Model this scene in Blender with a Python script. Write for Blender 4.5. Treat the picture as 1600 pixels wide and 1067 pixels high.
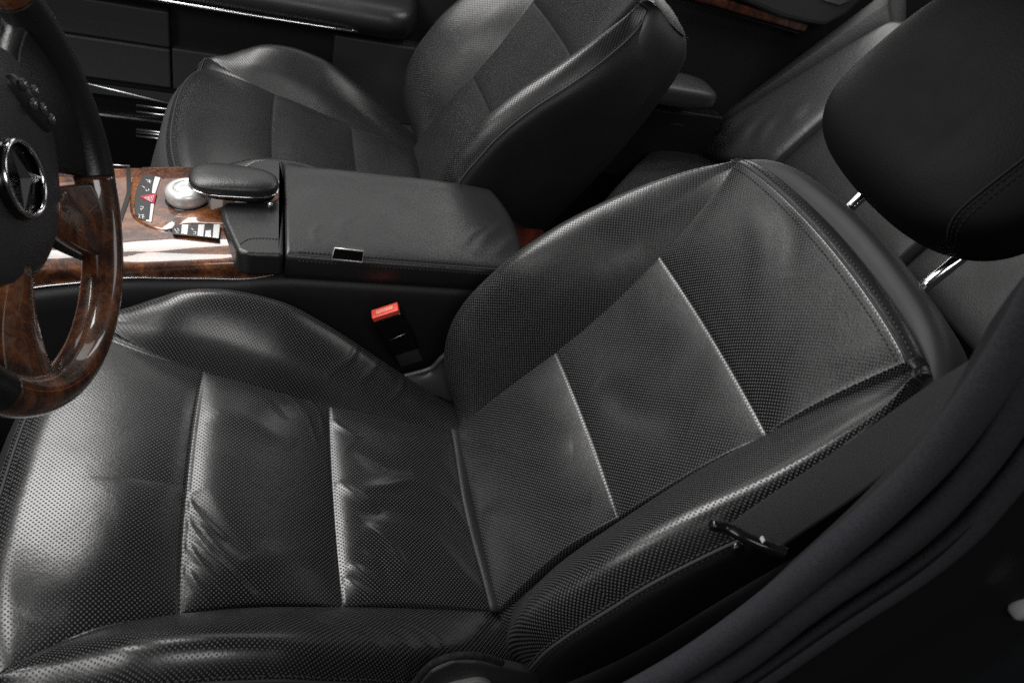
import bpy, bmesh, math, random
import numpy as np
from mathutils import Vector, Matrix
S = bpy.context.scene
for o in list(bpy.data.objects): bpy.data.objects.remove(o)

# ------------------------------------------------------------------ camera
CM = np.array([[0.9441, -0.2190, 0.2463], [-0.0382, 0.6696, 0.7417], [-0.3273, -0.7097, 0.6238]])
u_, s_, v_ = np.linalg.svd(CM); CM = u_ @ v_
CC = np.array([-0.2799, -0.54393, 0.76713]); CF = 1193.6
cd = bpy.data.cameras.new('camera'); cam = bpy.data.objects.new('camera', cd); S.collection.objects.link(cam)
mw = Matrix([list(r) for r in CM.T]).to_4x4(); mw.translation = Vector(CC); cam.matrix_world = mw
cd.sensor_width = 36; cd.lens = CF / 1600 * 36; cd.clip_start = .02; cd.clip_end = 100
cd.dof.use_dof = True; cd.dof.focus_distance = .93; cd.dof.aperture_fstop = 10
S.camera = cam
# ------------------------------------------------------------------ light
w = bpy.data.worlds.new('World'); S.world = w; w.use_nodes = True
bg = w.node_tree.nodes['Background']; bg.inputs[0].default_value = (.82, .90, 1, 1); bg.inputs[1].default_value = .018
def area(name, loc, tgt, sx, sy, power, col=(1, .985, .965), spread=180):
    d = bpy.data.lights.new(name, 'AREA'); d.shape = 'RECTANGLE'; d.size = sx; d.size_y = sy; d.energy = power; d.color = col
    d.spread = math.radians(spread)
    o = bpy.data.objects.new(name, d); S.collection.objects.link(o); o.location = loc
    o.rotation_euler = (Vector(tgt) - Vector(loc)).to_track_quat('-Z', 'Y').to_euler()
area('windshield_light', (-.93, .66, 1.33), (-.2, .15, .05), 1.35, .60, 36)
area('near_windshield_light', (-1.25, -.38, .80), (.0, .1, .15), .6, .4, 6)
area('rear_window_light', (1.35, .6, 1.2), (.6, .9, .0), 1.0, .5, 4)
area('far_side_window_light', (-.02, 1.42, .88), (-.2, .3, .1), .7, .45, 1.5)
area('far_front_window_light', (-.80, 1.42, .90), (-.35, .3, .1), .6, .40, 1.1)
area('rear_side_window_light', (.62, 1.14, .63), (.75, .9, .0), .95, .28, 4.2)
area('near_door_light', (-.25, -1.25, 1.40), (-.1, .0, .1), 1.0, .45, 9)
S.view_settings.view_transform = 'Standard'; S.view_settings.look = 'None'; S.view_settings.exposure = 0; S.view_settings.gamma = 1
S.view_settings.use_curve_mapping = False
S.render.engine = 'CYCLES'
S.cycles.use_denoising = False
S.cycles.use_adaptive_sampling = False

# ------------------------------------------------------------------ picture -> place
def ray(px): return CM.T @ np.array([px[0] - 800, 533.5 - px[1], -CF])
def onplane(px, p0, n):
    d = ray(px); n = np.array(n, float); return CC + d * (((np.array(p0, float) - CC) @ n) / (d @ n))
def atz(px, z): return onplane(px, (0, 0, z), (0, 0, 1))
def aty(px, y): return onplane(px, (0, y, 0), (0, 1, 0))

# ------------------------------------------------------------------ objects
def link(o, parent=None):
    S.collection.objects.link(o)
    if parent: o.parent = parent
    return o
def tag(o, label=None, cat=None, group=None, kind=None):
    if label: o['label'] = label
    if cat: o['category'] = cat
    if group: o['group'] = group
    if kind: o['kind'] = kind
    return o
def thing(name, label, cat, loc=(0, 0, 0), group=None):
    o = link(bpy.data.objects.new(name, None)); o.location = loc; o.empty_display_size = .05
    return tag(o, label, cat, group)
def mesh(name, V, F, mat, parent=None, uv=None, smooth=True, off=None):
    """V in world coordinates; off: the parent's place, taken off so that the part sits under its thing."""
    V = np.asarray(V, float)
    if off is not None: V = V - np.asarray(off)
    me = bpy.data.meshes.new(name); me.from_pydata([tuple(v) for v in V], [], [tuple(f) for f in F]); me.materials.append(mat)
    if uv is not None:
        l = me.uv_layers.new(name='UVMap'); idx = np.empty(len(me.loops), dtype=np.int32); me.loops.foreach_get('vertex_index', idx)
        l.data.foreach_set('uv', np.asarray(uv, dtype=np.float32)[idx].ravel())
    if smooth: me.polygons.foreach_set('use_smooth', [True] * len(me.polygons))
    me.update()
    return link(bpy.data.objects.new(name, me), parent)
def fixn(o):
    bm = bmesh.new(); bm.from_mesh(o.data); bmesh.ops.recalc_face_normals(bm, faces=bm.faces[:]); bm.to_mesh(o.data); bm.free(); return o
def bev(o, wdt=.003, seg=3, ang=35):
    m = o.modifiers.new('bevel', 'BEVEL'); m.width = wdt; m.segments = seg; m.limit_method = 'ANGLE'; m.angle_limit = math.radians(ang)
    m.harden_normals = False
    n = o.modifiers.new('wn', 'WEIGHTED_NORMAL'); n.keep_sharp = True
    return o
def gridfaces(nu, nv, wrap=False):
    F = []
    for i in range(nu - 1):
        for j in range(nv - 1 if not wrap else nv):
            k = (j + 1) % nv
            F.append((i * nv + j, (i + 1) * nv + j, (i + 1) * nv + k, i * nv + k))
    return F
def cr(P, n):
    """smooth curve through the points P, n samples"""
    P = np.asarray(P, float); k = len(P)
    d = np.r_[0, np.cumsum(np.linalg.norm(np.diff(P, axis=0), axis=1))]; t = np.linspace(0, d[-1], n)
    # monotone-ish hermite per component
    m = np.zeros_like(P)
    m[1:-1] = (P[2:] - P[:-2]) / (d[2:] - d[:-2])[:, None]; m[0] = (P[1] - P[0]) / (d[1] - d[0]); m[-1] = (P[-1] - P[-2]) / (d[-1] - d[-2])
    i = np.clip(np.searchsorted(d, t, side='right') - 1, 0, k - 2); h = (d[i + 1] - d[i]); s = ((t - d[i]) / h)[:, None]; h = h[:, None]
    return (2*s**3-3*s**2+1)*P[i] + (s**3-2*s**2+s)*h*m[i] + (-2*s**3+3*s**2)*P[i+1] + (s**3-s**2)*h*m[i+1]
def tubeVF(path, r, seg=10, flat=None, closed=False, caps=True):
    P = np.asarray(path, float); n = len(P)
    T = np.gradient(P, axis=0) if not closed else np.roll(P, -1, 0) - np.roll(P, 1, 0)
    T /= np.linalg.norm(T, axis=1)[:, None] + 1e-12
    up = np.array(flat, float) if flat is not None else np.array([0, 0, 1.0])
    if flat is None and abs(T[:, 2]).max() > .95: up = np.array([.3, 1., .1])
    A = np.cross(T, up); A /= np.linalg.norm(A, axis=1)[:, None] + 1e-12; B = np.cross(A, T)
    r = np.broadcast_to(np.asarray(r, float), (n,)) if np.ndim(r) < 2 else r
    th = np.linspace(0, 2 * np.pi, seg, endpoint=False)
    V = []
    for i in range(n):
        ra, rb = (r[i], r[i]) if np.ndim(r[i]) == 0 else r[i]
        for a in th: V.append(P[i] + A[i] * ra * np.cos(a) + B[i] * rb * np.sin(a))
    F = []
    for i in range(n - 1 if not closed else n):
        i2 = (i + 1) % n
        for j in range(seg):
            k = (j + 1) % seg; F.append((i * seg + j, i2 * seg + j, i2 * seg + k, i * seg + k))
    if not closed and caps:
        F.append(tuple(range(seg))); F.append(tuple((n - 1) * seg + j for j in range(seg))[::-1])
    return V, F
class MB:
    def __init__(s): s.V = []; s.F = []
    def add(s, VF):
        V, F = VF; b = len(s.V); s.V += [np.asarray(v, float) for v in V]; s.F += [tuple(i + b for i in f) for f in F]; return s
    def build(s, name, mat, parent=None, smooth=True, off=None): return fixn(mesh(name, s.V, s.F, mat, parent, None, smooth, off))
def boxVF(c, ax, ay, az, sx, sy, sz):
    c, ax, ay, az = [np.asarray(q, float) for q in (c, ax, ay, az)]
    V = [c + ax * sx * i / 2 + ay * sy * j / 2 + az * sz * k / 2 for i in (-1, 1) for j in (-1, 1) for k in (-1, 1)]
    return V, [(0, 1, 3, 2), (4, 6, 7, 5), (0, 4, 5, 1), (2, 3, 7, 6), (0, 2, 6, 4), (1, 5, 7, 3)]
def wbox(x0, x1, y0, y1, z0, z1): return boxVF(((x0+x1)/2, (y0+y1)/2, (z0+z1)/2), (1, 0, 0), (0, 1, 0), (0, 0, 1), x1-x0, y1-y0, z1-z0)
def prismVF(P, d):
    P = [np.asarray(p, float) for p in P]; d = np.asarray(d, float); n = len(P)
    return P + [p + d for p in P], [tuple(range(n)), tuple(range(n, 2 * n))[::-1]] + [(i, (i + 1) % n, (i + 1) % n + n, i + n) for i in range(n)]
def latheVF(c, ax, prof, seg=48):
    ax = np.asarray(ax, float); ax /= np.linalg.norm(ax); a = np.cross(ax, [.3, .8, .1]); a /= np.linalg.norm(a); b = np.cross(ax, a)
    V = [np.asarray(c) + ax * h + (a * math.cos(t) + b * math.sin(t)) * r for r, h in prof for t in np.linspace(0, 2 * np.pi, seg, endpoint=False)]
    F = gridfaces(len(prof), seg, True)
    if prof[-1][0] > 1e-5: F.append(tuple((len(prof) - 1) * seg + j for j in range(seg)))
    return V, F
def superVF(c, ax, ay, az, rx, ry, rz, e1=.5, e2=.5, nu=40, nv=64, fn=None):
    """rounded block: a cube grid blown up to |x|^p+|y|^p = 1 across and |.|^q along z"""
    c, ax, ay, az = [np.asarray(q, float) for q in (c, ax, ay, az)]
    n = max(6, nu // 2); p, q = 2 / e2, 2 / e1; mb = MB(); t = np.tan(np.linspace(-1, 1, n) * np.pi / 4)
    for f in range(6):
        V = []
        for a in t:
            for b in t:
                d = [0, 0, 0]; k = f // 2; d[k] = 1. if f % 2 else -1.; d[(k + 1) % 3] = a; d[(k + 2) % 3] = b; x, y, z = d
                r = ((abs(x) ** p + abs(y) ** p) ** (q / p) + abs(z) ** q) ** (-1 / q); x, y, z = x * r, y * r, z * r
                if fn: x, y, z = fn(x, y, z)
                V.append(c + ax * x * rx + ay * y * ry + az * z * rz)
        mb.add((V, gridfaces(n, n)))
    key = {}; V2 = []; idx = []
    for v in mb.V:
        k = tuple(np.round(v * 1e6).astype(int))
        if k not in key: key[k] = len(V2); V2.append(v)
        idx.append(key[k])
    return V2, [tuple(idx[i] for i in f) for f in mb.F]

# ------------------------------------------------------------------ materials
def newmat(name):
    m = bpy.data.materials.new(name); m.use_nodes = True; nt = m.node_tree; b = nt.nodes['Principled BSDF']; return m, nt, b
def N(nt, t, **k):
    n = nt.nodes.new(t)
    for a, v in k.items():
        if a.startswith('i_'): n.inputs[int(a[2:]) if a[2:].isdigit() else a[2:].replace('_', ' ')].default_value = v
        else: setattr(n, a, v)
    return n
def M2(nt, op, a, b=None, c=None):
    n = nt.nodes.new('ShaderNodeMath'); n.operation = op
    for i, v in enumerate((a, b, c)):
        if v is None: continue
        if isinstance(v, (int, float)): n.inputs[i].default_value = v
        else: nt.links.new(v, n.inputs[i])
    return n.outputs[0]
def simple(name, col, rough, metal=0, spec=.5, coat=0, bump=0, bscale=800, var=0, vscale=8, rvar=0):
    m, nt, b = newmat(name); L = nt.links.new
    b.inputs['Base Color'].default_value = (*col, 1); b.inputs['Roughness'].default_value = rough; b.inputs['Metallic'].default_value = metal
    b.inputs['Specular IOR Level'].default_value = spec; b.inputs['Coat Weight'].default_value = coat; b.inputs['Coat Roughness'].default_value = .03
    tc = N(nt, 'ShaderNodeTexCoord')
    if var or rvar:
        no = N(nt, 'ShaderNodeTexNoise', i_Scale=vscale, i_Detail=6.); L(tc.outputs['Object'], no.inputs['Vector'])
        if var:
            mr = N(nt, 'ShaderNodeMapRange'); L(no.outputs['Fac'], mr.inputs[0]); mr.inputs[1].default_value = .3; mr.inputs[2].default_value = .7
            mr.inputs[3].default_value = 1 - var; mr.inputs[4].default_value = 1 + var
            mx = N(nt, 'ShaderNodeVectorMath', operation='SCALE'); mx.inputs[0].default_value = col; L(mr.outputs[0], mx.inputs['Scale']); L(mx.outputs[0], b.inputs['Base Color'])
        if rvar:
            mr = N(nt, 'ShaderNodeMapRange'); L(no.outputs['Fac'], mr.inputs[0]); mr.inputs[1].default_value = .3; mr.inputs[2].default_value = .7
            mr.inputs[3].default_value = rough - rvar; mr.inputs[4].default_value = rough + rvar; L(mr.outputs[0], b.inputs['Roughness'])
    if bump:
        vo = N(nt, 'ShaderNodeTexNoise', i_Scale=float(bscale), i_Detail=3.); L(tc.outputs['Object'], vo.inputs['Vector'])
        bp = N(nt, 'ShaderNodeBump', i_Strength=bump, i_Distance=.001); L(vo.outputs['Fac'], bp.inputs['Height']); L(bp.outputs[0], b.inputs['Normal'])
    return m
def leather(name, col=.016, rough=.4, perf=True, grain=.35, pitch=.0036, gscale=420, dotcol=.085, tint=(1, 1, 1.03), spec=.5, soft=.2):
    m, nt, b = newmat(name); L = nt.links.new
    tc = N(nt, 'ShaderNodeTexCoord'); src = tc.outputs['UV'] if perf else tc.outputs['Object']
    # hide grain: cells with fine noise, worn shine varies softly
    vo = N(nt, 'ShaderNodeTexVoronoi', feature='SMOOTH_F1'); vo.inputs['Scale'].default_value = gscale; vo.inputs['Smoothness'].default_value = .3; L(tc.outputs['Object'], vo.inputs['Vector'])
    no = N(nt, 'ShaderNodeTexNoise', i_Scale=gscale * .5, i_Detail=4.); L(tc.outputs['Object'], no.inputs['Vector'])
    big = N(nt, 'ShaderNodeTexNoise', i_Scale=9., i_Detail=5., i_Distortion=.6); L(tc.outputs['Object'], big.inputs['Vector'])
    h = M2(nt, 'ADD', M2(nt, 'MULTIPLY', vo.outputs['Distance'], .9), M2(nt, 'MULTIPLY', no.outputs['Fac'], .5))
    sof = N(nt, 'ShaderNodeTexNoise', i_Scale=26., i_Detail=3., i_Distortion=.4); L(tc.outputs['Object'], sof.inputs['Vector'])
    bp0 = N(nt, 'ShaderNodeBump', i_Strength=soft, i_Distance=.004); L(sof.outputs['Fac'], bp0.inputs['Height'])
    bp = N(nt, 'ShaderNodeBump', i_Strength=grain, i_Distance=.0008); L(h, bp.inputs['Height']); L(bp0.outputs[0], bp.inputs['Normal'])
    rr = N(nt, 'ShaderNodeMapRange'); L(big.outputs['Fac'], rr.inputs[0]); rr.inputs[1].default_value = .3; rr.inputs[2].default_value = .7
    rr.inputs[3].default_value = rough - .05; rr.inputs[4].default_value = rough + .07
    b.inputs['Specular IOR Level'].default_value = spec
    base = [col * t for t in tint]
    if not perf:
        b.inputs['Base Color'].default_value = (*base, 1); L(rr.outputs[0], b.inputs['Roughness']); L(bp.outputs[0], b.inputs['Normal']); return m
    sx = N(nt, 'ShaderNodeSeparateXYZ'); L(src, sx.inputs[0])
    ds = []
    for o in (0., .5):
        q = []
        for ch in (0, 1):
            f = M2(nt, 'FRACT', M2(nt, 'ADD', M2(nt, 'DIVIDE', sx.outputs[ch], pitch), o + .25)); q.append(M2(nt, 'POWER', M2(nt, 'SUBTRACT', f, .5), 2.))
        ds.append(M2(nt, 'SQRT', M2(nt, 'ADD', q[0], q[1])))
    d = M2(nt, 'MINIMUM', ds[0], ds[1])
    mr = N(nt, 'ShaderNodeMapRange', interpolation_type='SMOOTHSTEP'); L(d, mr.inputs[0]); mr.inputs[1].default_value = .15; mr.inputs[2].default_value = .21; mr.inputs[3].default_value = 1; mr.inputs[4].default_value = 0
    mx = N(nt, 'ShaderNodeMix', data_type='RGBA'); L(mr.outputs[0], mx.inputs['Factor']); mx.inputs['A'].default_value = (*base, 1); mx.inputs['B'].default_value = (dotcol, dotcol, dotcol * 1.02, 1)
    L(mx.outputs['Result'], b.inputs['Base Color'])
    L(M2(nt, 'ADD', rr.outputs[0], M2(nt, 'MULTIPLY', mr.outputs[0], .5)), b.inputs['Roughness'])
    L(M2(nt, 'SUBTRACT', spec, M2(nt, 'MULTIPLY', mr.outputs[0], spec * .8)), b.inputs['Specular IOR Level'])
    b2 = N(nt, 'ShaderNodeBump', i_Strength=.5, i_Distance=.0006, invert=True); L(mr.outputs[0], b2.inputs['Height']); L(bp.outputs[0], b2.inputs['Normal']); L(b2.outputs[0], b.inputs['Normal'])
    return m
def wood(name, rings=1.):
    m, nt, b = newmat(name); L = nt.links.new
    tc = N(nt, 'ShaderNodeTexCoord')
    n1 = N(nt, 'ShaderNodeTexNoise', i_Scale=14., i_Detail=8., i_Distortion=2.2); L(tc.outputs['Object'], n1.inputs['Vector'])
    n2 = N(nt, 'ShaderNodeTexNoise', i_Scale=60., i_Detail=8., i_Distortion=3.5); L(tc.outputs['Object'], n2.inputs['Vector'])
    n3 = N(nt, 'ShaderNodeTexNoise', i_Scale=420., i_Detail=3.); L(tc.outputs['Object'], n3.inputs['Vector'])
    f = M2(nt, 'ADD', M2(nt, 'ADD', M2(nt, 'MULTIPLY', n1.outputs['Fac'], .6), M2(nt, 'MULTIPLY', n2.outputs['Fac'], .35)), M2(nt, 'MULTIPLY', n3.outputs['Fac'], .12))
    r = N(nt, 'ShaderNodeValToRGB'); L(f, r.inputs[0]); e = r.color_ramp.elements
    e[0].position = .36; e[0].color = (.014, .006, .004, 1); e[1].position = .74; e[1].color = (.34, .13, .042, 1)
    for p, c in ((.46, (.040, .014, .007, 1)), (.53, (.095, .033, .013, 1)), (.62, (.18, .062, .021, 1))):
        x = r.color_ramp.elements.new(p); x.color = c
    L(r.outputs[0], b.inputs['Base Color']); b.inputs['Roughness'].default_value = .35
    b.inputs['Coat Weight'].default_value = 1; b.inputs['Coat Roughness'].default_value = .015; b.inputs['Specular IOR Level'].default_value = .4
    return m
LP = leather('perforated_leather', col=.004, rough=.27, spec=.62, pitch=.0046, dotcol=.07, grain=.07, soft=.09); LP2 = leather('perforated_leather_bolster', col=.004, rough=.29, spec=.62, pitch=.0046, dotcol=.07, grain=.07, soft=.08)
LPF = leather('fine_perforated_leather', col=.006, rough=.32, spec=.55, pitch=.0046, dotcol=.035, grain=.07, soft=.08)
LS = leather('smooth_leather', col=.014, rough=.38, perf=False, grain=.2, soft=.12)
LB = leather('dark_smooth_leather', col=.010, rough=.5, perf=False, grain=.3, spec=.35)
LH = leather('headrest_leather', col=.0025, rough=.6, perf=False, grain=.2, spec=.07, soft=.05)
LW = leather('wheel_leather', col=.012, rough=.36, perf=False, grain=.12, spec=.4)
LR = leather('rear_seat_leather', col=.03, rough=.36, perf=False, grain=.25)
WD = wood('burl_wood'); WDD = wood('dark_wood'); WDM = wood('door_wood')
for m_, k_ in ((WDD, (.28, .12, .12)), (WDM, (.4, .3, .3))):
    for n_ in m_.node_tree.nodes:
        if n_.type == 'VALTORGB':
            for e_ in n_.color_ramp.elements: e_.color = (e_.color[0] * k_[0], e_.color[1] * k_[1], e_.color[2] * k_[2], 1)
PL = simple('dark_plastic', (.010, .010, .011), .5, bump=.25, bscale=900, spec=.35)
PS = simple('satin_plastic', (.035, .035, .037), .38, bump=.15, bscale=1200, rvar=.06)
SH = simple('shell_plastic', (.012, .012, .013), .58, spec=.35, bump=.15, bscale=1200, rvar=.05)
PB = simple('gloss_black', (.004, .004, .004), .18, spec=.4, rvar=.05, vscale=30)
PK = simple('switch_black', (.016, .016, .017), .4)
RB = simple('seal_rubber', (.024, .0235, .028), .95, bump=1., bscale=1500, var=.15, vscale=400, spec=.12)
CP = simple('carpet', (.014, .014, .014), .95, bump=1., bscale=1500, var=.4, vscale=200, spec=.1)
FB = simple('grey_fabric', (.045, .045, .046), .9, bump=.8, bscale=1500, spec=.1, var=.2, vscale=300)
CH = simple('chrome', (.8, .8, .8), .12, metal=1, rvar=.03, vscale=30)
AL = simple('brushed_aluminium', (.45, .45, .45), .32, metal=1)
SV = simple('silver_paint', (.62, .62, .61), .3, metal=.35, coat=.3)
RD = simple('red_plastic', (.75, .07, .045), .4)
RDL = simple('red_plastic_inlay', (.8, .25, .18), .45)
HZ = simple('hazard_red', (.33, .015, .03), .3)
WH = simple('white_print', (.75, .75, .75), .5)
ST = simple('stitch_thread', (.035, .035, .037), .7, spec=.2)
STD = simple('dark_thread', (.008, .008, .009), .7, spec=.1)
BT = simple('belt_webbing', (.014, .014, .015), .7, spec=.25)
def webbing():
    nt = BT.node_tree; L = nt.links.new; b = nt.nodes['Principled BSDF']
    tc = N(nt, 'ShaderNodeTexCoord'); wv = N(nt, 'ShaderNodeTexWave', bands_direction='X', i_Scale=130.); L(tc.outputs['UV'], wv.inputs['Vector'])
    bp = N(nt, 'ShaderNodeBump', i_Strength=.6, i_Distance=.0008); L(wv.outputs['Fac'], bp.inputs['Height']); L(bp.outputs[0], b.inputs['Normal'])
webbing()

# ------------------------------------------------------------------ front seats
TILT, REC = .2521, .5449
def ip(x, xs, ys):
    """smooth interpolation table"""
    xs = np.asarray(xs, float); ys = np.asarray(ys, float); x = np.clip(x, xs[0], xs[-1])
    m = np.zeros(len(xs)); dl = np.diff(ys) / np.diff(xs); m[1:-1] = (dl[1:] + dl[:-1]) / 2; m[0] = dl[0]; m[-1] = dl[-1]
    bad = np.r_[False, dl[1:] * dl[:-1] <= 0, False]; m[bad] = 0
    i = np.clip(np.searchsorted(xs, x, side='right') - 1, 0, len(xs) - 2); h = xs[i + 1] - xs[i]; s = (x - xs[i]) / h
    return (2*s**3-3*s**2+1)*ys[i] + (s**3-2*s**2+s)*h*m[i] + (-2*s**3+3*s**2)*ys[i+1] + (s**3-s**2)*h*m[i+1]
def crv(ctrl, t):
    """ctrl (k, ...) Catmull-Rom at t in [0,k-1]"""
    k = len(ctrl); i = np.clip(np.floor(t).astype(int), 0, k - 2); f = t - i
    g = lambda j: ctrl[np.clip(j, 0, k - 1)]
    f = f.reshape((-1,) + (1,) * (ctrl.ndim - 1)); p0, p1, p2, p3 = g(i - 1), g(i), g(i + 1), g(i + 2)
    return .5 * ((2 * p1) + (-p0 + p2) * f + (2 * p0 - 5 * p1 + 4 * p2 - p3) * f**2 + (-p0 + 3 * p1 - 3 * p2 + p3) * f**3)
def ridge(a, b, line, wd, amp, gap=1.):
    """height of a crease along a polyline on the (a,b) surface, fading to both ends"""
    Lp = cr(line, 24) if len(line) > 2 else np.linspace(line[0], line[1], 24)
    out = np.zeros_like(a); best = np.full(a.shape, 9.); tt = np.zeros_like(a)
    for k in range(len(Lp) - 1):
        A, B = Lp[k], Lp[k + 1]; d = B - A; t = np.clip(((a - A[0]) * d[0] + (b - A[1]) * d[1]) / (d @ d + 1e-12), 0, 1)
        q = np.hypot(a - A[0] - t * d[0], b - A[1] - t * d[1]); sel = q < best; best = np.where(sel, q, best); tt = np.where(sel, (k + t) / (len(Lp) - 1), tt)
    fade = np.sin(np.pi * np.clip(tt, .0, 1)) ** .6
    return amp * np.exp(-(best / wd) ** 2) * fade
nc = np.array([math.sin(TILT), 0, math.cos(TILT)]); ac = np.array([-math.cos(TILT), 0, math.sin(TILT)])
nb = np.array([-math.cos(REC), 0, math.sin(REC)]); ab = np.array([math.sin(REC), 0, math.cos(REC)])
Yv = np.array([0, 1., 0])
def cl(px, z=0): q = onplane(px, nc * z, nc); return np.array([q @ ac, q[1]])
def bl(px, z=0): q = onplane(px, nb * z, nb); return np.array([q @ ab, q[1]])
CS1, CS2 = .343, .185
def cushion_surface(used):
    nu, nI, nB = 300, 171, 85
    u = np.linspace(-.035, 1.0, nu)
    s0 = np.where(u < .88, u / .88 * .478, .478)             # straight run, then over the front edge
    ph = np.clip((u - .88) / .12, 0, 1) * 2.2
    R = .036
    s = s0 + np.where(ph < math.pi/2, R * np.sin(np.minimum(ph, math.pi/2)), R); zf = -np.where(ph < math.pi/2, R * (1 - np.cos(np.minimum(ph, math.pi/2))), R + (ph - math.pi/2) * .12)
    plen = s0 + ph * R
    wi = ip(s, (0, .1, .187, .276, .35, .40, .44, .48, .52), (.133, .1345, .139, .146, .158, .169, .184, .203, .222))
    hb = ip(s, (-.03, .03, .127, .21, .281, .348, .401, .43, .47, .52), (-.014, .004, .038, .064, .077, .073, .057, .038, .010, -.012))
    V = []; UV = []
    # columns: bottom ... bolster ... insert ... bolster ... bottom
    tI = np.linspace(-1, 1, nI)
    tb = np.linspace(0, 5, nB)
    yo = ip(s, (-.03, .08, .25, .52), (.226, .231, .250, .254)); yc = yo - .036
    k = np.clip(1 - (hb - -.02) / .085, 0, 1)
    P = np.stack([np.stack([wi, 0*wi], 1),
                  np.stack([wi + .36*(yc-wi), .52*hb + .002], 1),
                  np.stack([wi*0 + yc + (.0)*k, hb], 1),
                  np.stack([wi*0 + yo - .009, hb - .018], 1),
                  np.stack([wi*0 + yo, hb - .055], 1),
                  np.stack([wi*0 + yo - .010, hb*.3 - .125], 1)])   # 6,nu,2
    B = crv(P, tb)                                                  # nB,nu,2
    # insert
    yI = tI[:, None] * wi[None, :]; zI = np.zeros_like(yI)
    sI = np.broadcast_to(s, yI.shape)
    def puff(s, a, b, front, rear, h):
        t = np.clip((s - a) / (b - a), 0, 1)                        # t=0 rear, t=1 front of a panel
        return h * (1 - np.exp(-(1 - t) * (b - a) / front)) * (1 - np.exp(-t * (b - a) / rear))
    edge = 1 - np.exp(-(1 - abs(tI[:, None])) * wi / .024)
    z = (puff(sI, -.01, CS2, .022, .06, .0145) + puff(sI, CS2, CS1, .024, .05, .0150)) * (.35 + .65 * edge)
    z += np.where(sI > CS1, .006 * (1 - np.exp(-(sI - CS1) / .02)) * edge - 1.15 * np.clip(sI - .355, 0, 1) ** 2, 0)
    z += -.006 * np.clip(1 - (tI[:, None]) ** 2, 0, 1) * np.exp(-((sI - .2) / .14) ** 2)
    for c in (CS1, CS2): z -= .0012 * np.exp(-((sI - c) / .0014) ** 2)
    if used:
        for pts, wd, am in USED: z += ridge(sI, yI, np.array([cl(p) for p in pts]), wd * 1.15, np.sign(am) * min(abs(am), wd * .5))
    hz = zI + z
    Bz = B[..., 1]; By = B[..., 0]
    Bs = np.broadcast_to(s, By.shape).copy()
    # edge roll of the bolster front
    Yf = np.concatenate([-By[::-1], yI[1:-1], By]); Zf = np.concatenate([Bz[::-1], hz[1:-1], Bz])
    if used:
        zz = np.zeros_like(Zf); SS = np.broadcast_to(s, Yf.shape)
        for pts, wd, am in BCREASE: zz += ridge(SS, Yf, np.array(pts), wd * 1.4, min(am, wd * .4))
        Zf = Zf + zz
    Sx = np.broadcast_to(s, Yf.shape).copy()
    frac = np.clip(Sx / .512, 0, 1.0)
    Sx = Sx - .05 * (abs(Yf) / .25) ** 2.6 * np.clip((Sx - .2) / .31, 0, 1) ** 1.5
    Zf = Zf + zf[None, :]
    V = ac[None, None] * Sx[..., None] + Yv[None, None] * Yf[..., None] + nc[None, None] * Zf[..., None]
    ly = np.concatenate([np.zeros((1, nu)), np.cumsum(np.hypot(np.diff(Yf, axis=0), np.diff(Zf, axis=0)), axis=0)])
    ly = ly - ly[nB + (nI - 2) // 2][None]
    UV = np.stack([np.broadcast_to(plen, ly.shape), ly], -1)
    return V, UV, nB, nI
BS1, BS2 = .188, .365
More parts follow.
